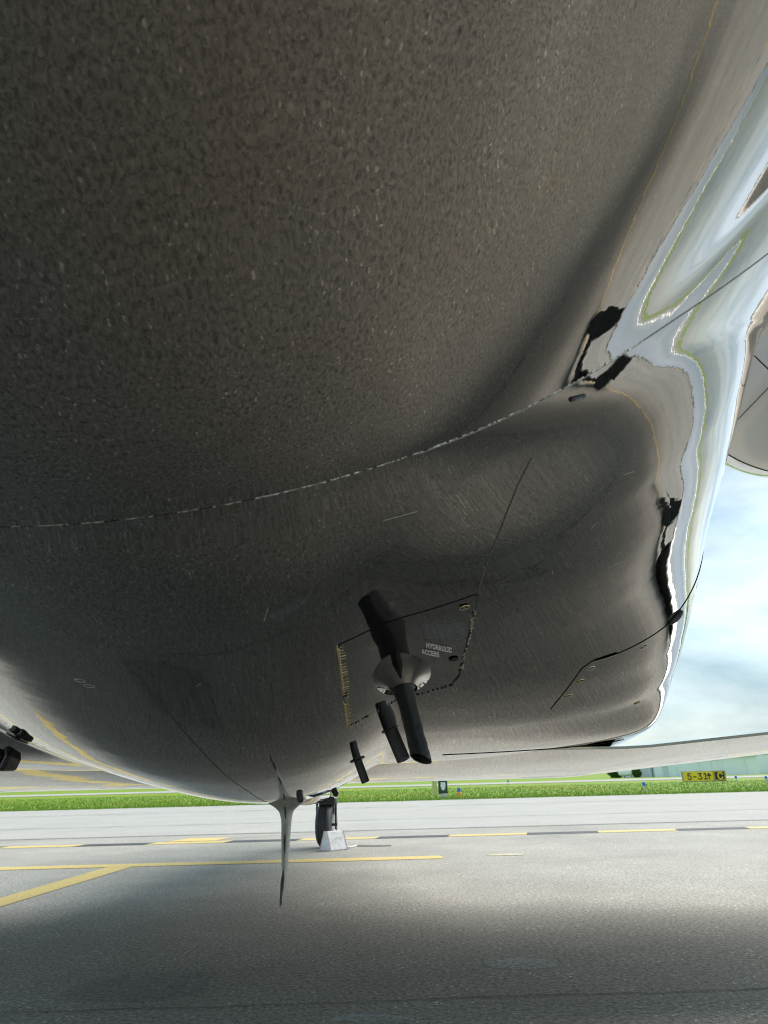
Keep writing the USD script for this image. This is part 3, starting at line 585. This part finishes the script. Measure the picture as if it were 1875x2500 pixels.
# flap gap on the near wing and a flap fairing on the far one
fl = [np.array([xc(3.6) + D, 3.36 + 0.06 * (D - 1.5) + 0.30, wing_z(1, D, 0.30 / 3.2) - 0.002]) for D in np.linspace(1.7, 7.5, 40)]
fl = [np.array([xc(3.6) - D, 3.36 + 0.06 * (D - 1.5) + 0.30, wing_z(-1, D, 0.30 / 3.2) - 0.002]) for D in np.linspace(1.3, 7.5, 40)]
obj('flap_gap', tube(np.array(fl), 0.0025, 6), M['gap'], jet)
blk = cat(box((-0.040, -0.05, -0.035), (-0.002, 0.05, 0.07), 0.010), box((0.002, -0.05, -0.035), (0.036, 0.05, 0.07), 0.012))
obj('flap_fairing', moved(blk, (-1.615, 3.15, 1.005), rz=-8, ry=22), M['black'], jet, label='black twin-lobed fairing under the far left wing')

# engine nacelle with pylon
def nac():
    ys = np.array([3.50, 3.49, 3.44, 3.30, 3.0, 2.6, 2.0, 1.2, 0.2, -0.8]); rr_ = np.array([0.40, 0.445, 0.485, 0.53, 0.57, 0.60, 0.62, 0.62, 0.58, 0.48])
    return ys, rr_
NC = np.array([2.08, 0, 2.80])
ys, rr_ = nac()
def lathe_y(ys, rs, sec=96, c=NC):
    a = np.linspace(0, 2 * np.pi, sec + 1); V = np.stack([c[0] + np.outer(rs, np.cos(a)), np.repeat(ys[:, None], sec + 1, 1), c[2] + np.outer(rs, np.sin(a))], -1)
    f = grid_faces(len(ys), sec + 1); m = trimesh.Trimesh(V.reshape(-1, 3), f, process=False)
    k = m.triangles_center[0] - [c[0], m.triangles_center[0][1], c[2]]
    return m
def oriented(m, c=NC):
    q = m.triangles_center - np.array([c[0], 0, c[2]]); q[:, 1] = 0
    if (np.einsum('ij,ij->i', q, m.triangles_cross)).mean() < 0: m.invert()
    return m
nc = thing('engine_nacelle_mount', 'x', 'x') if False else None
yy = np.linspace(3.27, -0.8, 60)
cowl = obj('engine_cowling', oriented(lathe_y(yy, PchipInterpolator(ys[::-1], rr_[::-1])(yy))), M['nacelle'], jet, smooth=60, label='silver-grey engine cowling above the wing root')
yl = np.array([3.26, 3.33, 3.40, 3.45, 3.485, 3.50, 3.495, 3.46, 3.35, 3.1]); rl = np.array([0.537, 0.522, 0.503, 0.484, 0.462, 0.435, 0.415, 0.40, 0.39, 0.39])
obj('intake_lip', oriented(lathe_y(yl, rl)), M['nacelle2'], cowl, smooth=60)
obj('cowling_joint', oriented(lathe_y(np.array([3.275, 3.265]), np.array([0.5375, 0.5375]))), M['gap'], cowl)
for Y in (2.55, 1.4):
    rj = float(PchipInterpolator(ys[::-1], rr_[::-1])(Y)); obj('cowling_joint', oriented(lathe_y(np.array([Y + 0.003, Y - 0.003]), np.array([rj + 0.0015] * 2))), M['gap'], cowl)
a_ = math.radians(222); obj('cowling_latch_seam', tube(np.array([[NC[0] + (float(PchipInterpolator(ys[::-1], rr_[::-1])(Y)) + 0.0) * math.cos(a_), Y, NC[2] + float(PchipInterpolator(ys[::-1], rr_[::-1])(Y)) * math.sin(a_)] for Y in np.linspace(3.2, -0.6, 40)]), 0.002, 6), M['gap'], cowl)
obj('fan_face', moved(trimesh.creation.cylinder(0.39, 0.02, sections=48), (NC[0], 3.1, NC[2]), rx=90), M['blackmatte'], cowl)
pyl = trimesh.convex.convex_hull(np.array([[0.55, 2.3, 2.55], [0.55, -1.0, 2.6], [1.62, 2.1, 2.72], [1.62, -1.0, 2.74], [0.55, 1.9, 2.78], [0.55, -1.0, 2.82], [1.62, 1.8, 2.86], [1.62, -1.0, 2.88]]))
obj('engine_pylon', pyl, M['pylon'], jet, smooth=20)

# nose gear
wc = np.array([-0.935, 11.0, 0.0])
prof = [(0.14, -0.118), (0.20, -0.128), (0.252, -0.122), (0.278, -0.10), (0.289, -0.072), (0.2905, -0.062), (0.284, -0.058), (0.284, -0.050), (0.2915, -0.046), (0.293, -0.016), (0.286, -0.012), (0.286, -0.004)]
prof = prof + [(a, -b) for a, b in prof[::-1]]
def wheel_y(pr, sec=72):
    m = lathe(pr, sec); m.apply_transform(trimesh.transformations.rotation_matrix(np.pi / 2, [0, 1, 0])); return m
gear = obj('nose_gear_strut', cat(moved(trimesh.creation.cylinder(0.045, 0.75, sections=24), (wc[0] + 0.02, wc[1] + 0.02, 0.86)), moved(box((-0.12, -0.16, -0.06), (0.12, 0.30, 0.06), 0.02), (wc[0] + 0.02, wc[1], 0.60)),
    moved(box((-0.013, -0.04, -0.2), (0.013, 0.04, 0.2), 0.006), (wc[0] + 0.135, wc[1], 0.43)), moved(trimesh.creation.cylinder(0.02, 0.29, sections=16), (wc[0] + 0.01, wc[1], 0.292), ry=90),
    moved(box((-0.013, -0.04, -0.2), (0.013, 0.04, 0.2), 0.006), (wc[0] - 0.135, wc[1], 0.43))), M['black'], jet, smooth=35)
prof = [(a, b * 0.84) for a, b in prof]
tyre = obj('nose_wheel', moved(wheel_y([(0.0, -0.06), (0.06, -0.09), (0.135, -0.10), (0.142, -0.11), (0.145, 0.11), (0.135, 0.10), (0.06, 0.09), (0, 0.06)]), (wc[0], wc[1], 0.292), rz=-9), M['rim'], jet, smooth=35)
obj('tyre', moved(wheel_y(prof), (wc[0], wc[1], 0.292), rz=-9), M['tyre'], tyre, smooth=50)
obj('nose_gear_door', trimesh.convex.convex_hull(np.vstack([moved(trimesh.creation.icosphere(3, 1.0).apply_scale(s), t).vertices for s, t in (((0.15, 0.5, 0.10), (-0.93, 9.7, 0.72)), ((0.17, 0.5, 0.10), (-0.92, 8.2, 0.74)))])), M['wing'], jet, smooth=60)

# ---------------------------------------------------------------- chock and rope
ck = thing('wheel_chock', 'white triangular rubber wheel chock with pink edges against the nose wheel', 'wheel chock', (-0.80, 10.58, 0), 40)
pr = sg.Polygon([(-0.135, 0), (0.135, 0), (0.035, 0.235), (-0.035, 0.235)]).buffer(-0.012).buffer(0.012)
def prism(poly, L):
    m = trimesh.creation.extrude_polygon(poly, L); m.apply_transform(np.array([[0, 0, 1, -L / 2], [1, 0, 0, 0], [0, 1, 0, 0], [0, 0, 0, 1.0]])); return m
b_ = obj('chock_block', prism(pr, 0.27), M['chock'], ck, smooth=25)
er = []
for xx in (-0.1355, 0.1355):
    c = np.array(pr.exterior.coords); er.append(tube(np.c_[np.full(len(c), xx), c[:, 0], c[:, 1]], 0.006, 6))
obj('pink_edge', cat(*er), M['chockedge'], ck)
FADE = principled('faded_grey_print', (0.55, 0.54, 0.56), 0.6)
for k, (h, L) in enumerate(((0.155, 0.10), (0.135, 0.13), (0.06, 0.05))):
    s_ = (0.135 - 0.035) / 0.235; obj('faint_lettering', box((-L / 2 + 0.02, -(0.135 - s_ * h) - 0.0005, h), (L / 2 + 0.02, -(0.135 - s_ * h) + 0.003, h + 0.006)), FADE, ck, smooth=False)
rp = np.array([(-0.66, 10.62, 0.05), (-0.62, 10.72, 0.022), (-0.585, 10.78, 0.013), (-0.55, 10.86, 0.013), (-0.50, 11.0, 0.013), (-0.43, 10.98, 0.013), (-0.35, 10.94, 0.013), (-0.25, 10.93, 0.013), (-0.15, 10.91, 0.013), (-0.02, 10.93, 0.013)])
tt = np.linspace(0, 1, 60); rp2 = PchipInterpolator(np.linspace(0, 1, len(rp)), rp)(tt)
obj('chock_rope', tube(rp2, 0.013, 8), M['rope'], label='pale rope trailing right from the white chock', cat='rope')

# ---------------------------------------------------------------- ground cart beyond the right edge, mirrored in the skin
ct = thing('ground_cart', 'black covered ground cart with pointed tow bar mirrored in the dark side skin', 'ground cart', (5.25, 6.45, 0), -42)
dome_ = trimesh.creation.icosphere(3, 1.0).apply_scale([0.44, 0.32, 0.44]); 
obj('cover', moved(dome_, (-0.42, 0, 0.45)), M['black'], ct, smooth=60)
obj('tow_post', trimesh.convex.convex_hull(np.array([[0.30, -0.15, 0.25], [0.72, -0.15, 0.25], [0.30, 0.15, 0.25], [0.72, 0.15, 0.25], [0.62, -0.03, 1.12], [0.66, -0.03, 1.12], [0.62, 0.03, 1.12], [0.66, 0.03, 1.12]])), M['black'], ct)
obj('tow_handle', tube(np.array([[0.64, 0, 1.08], [0.56, 0, 1.18], [0.44, 0, 1.26]]), [0.035, 0.026, 0.010], 12), M['black'], ct)
obj('chassis', box((-0.30, -0.22, 0.14), (0.66, 0.22, 0.25), 0.03), M['black'], ct)
for x_, y_ in ((0.5, -0.25), (0.5, 0.25)):
    obj('cart_wheel', moved(lathe([(0, -0.05), (0.13, -0.05), (0.155, -0.03), (0.155, 0.03), (0.13, 0.05), (0, 0.05)], 28), (x_, y_, 0.157), rx=90), M['tyre'], ct)

# ---------------------------------------------------------------- airfield signs and lights
sign = thing('taxiway_sign', 'yellow and black lit taxiway sign reading 5-31 and C on the grass', 'airport sign', (21.25, 51.6, 0), -2)
obj('sign_case', box((-1.50, -0.08, 0.10), (1.42, 0.08, 0.80), 0.02), M['signframe'], sign)
obj('yellow_panel', box((-1.44, -0.095, 0.15), (0.56, -0.07, 0.75)), M['signyellow'], sign, smooth=False)
obj('black_panel', box((0.60, -0.095, 0.15), (1.37, -0.07, 0.75)), M['signblack'], sign, smooth=False)
def sign_text(t, h, x, z, mt, name):
    m = meshkit.text_mesh(t, h, 0.006, bold=True); v = m.vertices.copy(); m.vertices = np.stack([x + v[:, 0], -0.095 - v[:, 2], z + v[:, 1]], -1); m.invert() if m.volume < 0 else None
    obj(name, m, mt, sign, smooth=False)
sign_text('5-31', 0.40, -1.22, 0.25, M['signblack'], 'lettering')
arrow = sg.Polygon([(-0.04, 0), (0.04, 0), (0.04, 0.22), (0.15, 0.17), (0.15, 0.26), (0, 0.40), (-0.15, 0.26), (-0.15, 0.17), (-0.04, 0.22)])
am = trimesh.creation.extrude_polygon(arrow, 0.006); v = am.vertices.copy(); am.vertices = np.stack([0.28 + v[:, 0], -0.095 - v[:, 2], 0.25 + v[:, 1]], -1); am.invert()
obj('arrow', am, M['signblack'], sign, smooth=False)
sign_text('C', 0.42, 0.80, 0.24, M['signyellow'], 'lettering')
fr = sg.box(0.62, 0.17, 1.35, 0.73).difference(sg.box(0.655, 0.205, 1.315, 0.695)); fm = trimesh.creation.extrude_polygon(fr, 0.004); v = fm.vertices.copy(); fm.vertices = np.stack([v[:, 0], -0.095 - v[:, 2], v[:, 1]], -1); fm.invert()
obj('yellow_border', fm, M['signyellow'], sign, smooth=False)
for x_ in (-1.2, 0.0, 1.15): obj('sign_leg', box((x_ - 0.03, -0.03, -0.03), (x_ + 0.03, 0.03, 0.12)), M['steelpost'], sign)

def edge_light(x, y, label, base=None):
    t = thing('taxiway_light', label, 'taxiway light', (x, y, -0.03), 0, 'blue taxiway edge lights')
    obj('light_stem', cat(trimesh.creation.cylinder(0.03, 0.25, sections=12).apply_translation([0, 0, 0.125]), trimesh.creation.cylinder(0.10, 0.05, sections=16).apply_translation([0, 0, 0.025])), base or M['steelpost'], t)
    obj('light_lens', lathe([(0, 0.42), (0.05, 0.41), (0.08, 0.36), (0.085, 0.25), (0.09, 0.24), (0, 0.24)], 16), M['blue'], t)
    return t
edge_light(12.25, 37.0, 'blue taxiway edge light on the grass, left of the yellow sign')
edge_light(24.9, 55.0, 'small blue taxiway light just right of the black sign panel')
edge_light(24.4, 49.6, 'blue taxiway light at the right edge of the photo')
edge_light(11.05, 72.0, 'tiny far blue taxiway light at the top of the grass under the belly')
t = edge_light(3.08, 34.8, 'blue taxiway light on an orange base beside the small dark sign')
obj('orange_base', lathe([(0.0, 0.0), (0.11, 0.0), (0.11, 0.2), (0.085, 0.235), (0.0, 0.235)], 18), M['orange'], t)
bs = thing('small_sign', 'small dark board with a white emblem on the grass edge', 'sign', (2.36, 34.9, -0.03), 10)
obj('board', box((-0.21, -0.04, 0.16), (0.21, 0.04, 0.95), 0.012), M['green'], bs)
em = sg.Polygon([(-0.10, 0.66), (0.10, 0.66), (0.12, 0.50), (0.07, 0.36), (0, 0.30), (-0.07, 0.36), (-0.12, 0.50)]); e2 = trimesh.creation.extrude_polygon(em, 0.006); v = e2.vertices.copy(); e2.vertices = np.stack([v[:, 0], -0.04 - v[:, 2], v[:, 1]], -1); e2.invert()
obj('white_emblem', e2, M['trim'], bs, smooth=False)
obj('sign_foot', box((-0.15, -0.09, 0), (0.15, 0.09, 0.17), 0.02), M['steelpost'], bs)
obj('side_board', box((-0.50, 0.02, 0.10), (-0.27, 0.06, 0.80), 0.01), principled('pale_yellow_side_board', (0.55, 0.56, 0.22), 0.5), bs)

# ---------------------------------------------------------------- buildings and shrubs far off
def shed(name, label, x0, x1, y0, depth, h, wall, doors=(), panel=4.0, lean=0.35):
    t = thing(name, label, 'building', ((x0 + x1) / 2, y0, -0.03)); hw = (x1 - x0) / 2
    obj('wall', box((-hw, 0, 0), (hw, depth, h)), wall, t, smooth=False)
    rf = obj('roof', trimesh.convex.convex_hull(np.array([(sx * (hw + 0.3), yy_, h + zz_) for sx in (-1, 1) for yy_, zz_ in ((-0.3, 0.004), (-0.3, 0.16), (depth / 2, lean + 0.4), (depth + 0.3, 0.004), (depth + 0.3, 0.16))])), M['roof'], t, smooth=False)
    x = -hw + panel
    while x < hw - 0.5:
        obj('cladding_rib', box((x - 0.05, -0.06, 0.1), (x + 0.05, -0.003, h - 0.1)), M['trim'], t, smooth=False); x += panel
    for a, b, hh, mt in doors:
        d = obj('door', box((a, -0.09, 0.02), (b, -0.004, hh)), mt, t, smooth=False)
        obj('door_frame', cat(box((a - 0.1, -0.12, 0.02), (a - 0.004, -0.003, hh + 0.1)), box((b + 0.004, -0.12, 0.02), (b + 0.1, -0.003, hh + 0.1)), box((a - 0.1, -0.12, hh + 0.104), (b + 0.1, -0.003, hh + 0.2))), M['trim'], d, smooth=False)
    return t
shed('low_building', 'long low pale mint building beyond the grass behind the sign', 38.9, 54.2, 112, 12, 2.55, M['mint'], ((-6.4, -5.6, 2.0, M['greywall']), (1.0, 1.9, 2.05, M['trim'])), panel=3.4)
shed('grey_shed', 'blue-grey shed at the left end of the pale mint building', 37.0, 38.7, 112.5, 9, 3.0, M['greywall'], panel=1.2)
shed('grey_hangar', 'low blue-grey hangar at the right edge behind the mint building', 56.0, 100.0, 122, 30, 3.3, M['greywall'], ((-20.0, -8.0, 2.8, M['mint']),), panel=5.0)
rh = shed('rear_hangar', 'grey hangar behind the camera on the far side of the apron', -60, 30, -75, 20, 6.0, M['greywall'], panel=8.0)
rh.GetPrim().GetAttribute('xformOp:rotateZ').Set(180.0)

def leaves(n, c, rad, size, seed):
    q = np.random.default_rng(seed); d = q.normal(size=(n, 3)); d /= np.linalg.norm(d, axis=1, keepdims=True)
    k = 0.65 + 0.45 * meshkit.noise(d * 2.3 + seed, seed); p = np.array(c) + d * np.array(rad) * (k * q.random(n) ** 0.33)[:, None]
    p[:, 2] = np.maximum(p[:, 2], 0.05); a = q.normal(size=(n, 3)); a /= np.linalg.norm(a, axis=1, keepdims=True); b = q.normal(size=(n, 3)); b = np.cross(a, b); b /= np.linalg.norm(b, axis=1, keepdims=True)
    s = size * (0.6 + 0.8 * q.random(n))[:, None]; V = np.stack([p - a * s, p + b * s * 0.5, p + a * s, p - b * s * 0.5], 1).reshape(-1, 3); i = np.arange(n)[:, None] * 4
    return trimesh.Trimesh(V, np.vstack([i + [0, 1, 2], i + [0, 2, 3]]), process=False)
for i, (x_, y_, w_, h_, lb) in enumerate(((33.6, 113.5, 1.4, 1.5, 'broad green bush left of the white tank'), (36.3, 112.2, 0.7, 1.3, 'small green bush between the white tank and the grey shed'))):
    s_ = thing('bush', lb, 'bush', (x_, y_, -0.03), 0, 'bushes by the low buildings')
    obj('crown', leaves(1500, (0, 0, h_ * 0.5), (w_, 1.0, h_ * 0.62), 0.14, 40 + i), M['leaf'], s_, smooth=False)
    obj('stem', cat(*[tube([(0.1 * j, 0, 0), (0.25 * j, 0.1, h_ * 0.7)], [0.05, 0.02], 6) for j in (-2, 0, 2)]), M['bark'], s_)
tk = thing('storage_tank', 'small rounded white tank beside the green bushes', 'tank', (35.0, 112.0, -0.03))
obj('tank_body', moved(trimesh.creation.capsule(1.0, 0.48, count=[20, 20]), (-0.5, 0, 0.72), ry=90), M['trim'], tk, smooth=60)
for x_ in (-0.5, 0.5): obj('tank_leg', box((x_ - 0.08, -0.3, 0), (x_ + 0.08, 0.3, 0.4)), M['steelpost'], tk)

# grass blades along the near part of the verge
q = np.random.default_rng(5); n = 42000
gy = 30.75 + 30 * q.random(n) ** 1.8; gx = (q.random(n) - 0.5) * 2 * (gy * 0.62)
h_ = 0.04 + 0.07 * q.random(n); a = q.random(n) * np.pi; w_ = 0.010 + 0.016 * q.random(n); le = q.normal(0, 0.04, (n, 2))
b0 = np.stack([gx - np.cos(a) * w_, gy - np.sin(a) * w_, np.full(n, -0.032)], -1); b1 = np.stack([gx + np.cos(a) * w_, gy + np.sin(a) * w_, np.full(n, -0.032)], -1); b2 = np.stack([gx + le[:, 0], gy + le[:, 1], h_ - 0.03], -1)
obj('grass', trimesh.Trimesh(np.stack([b0, b1, b2], 1).reshape(-1, 3), np.arange(3 * n).reshape(-1, 3), process=False), M['blade'], smooth=False, label='bright green mown grass on the verge beyond the taxiway', cat='grass', kind='stuff')
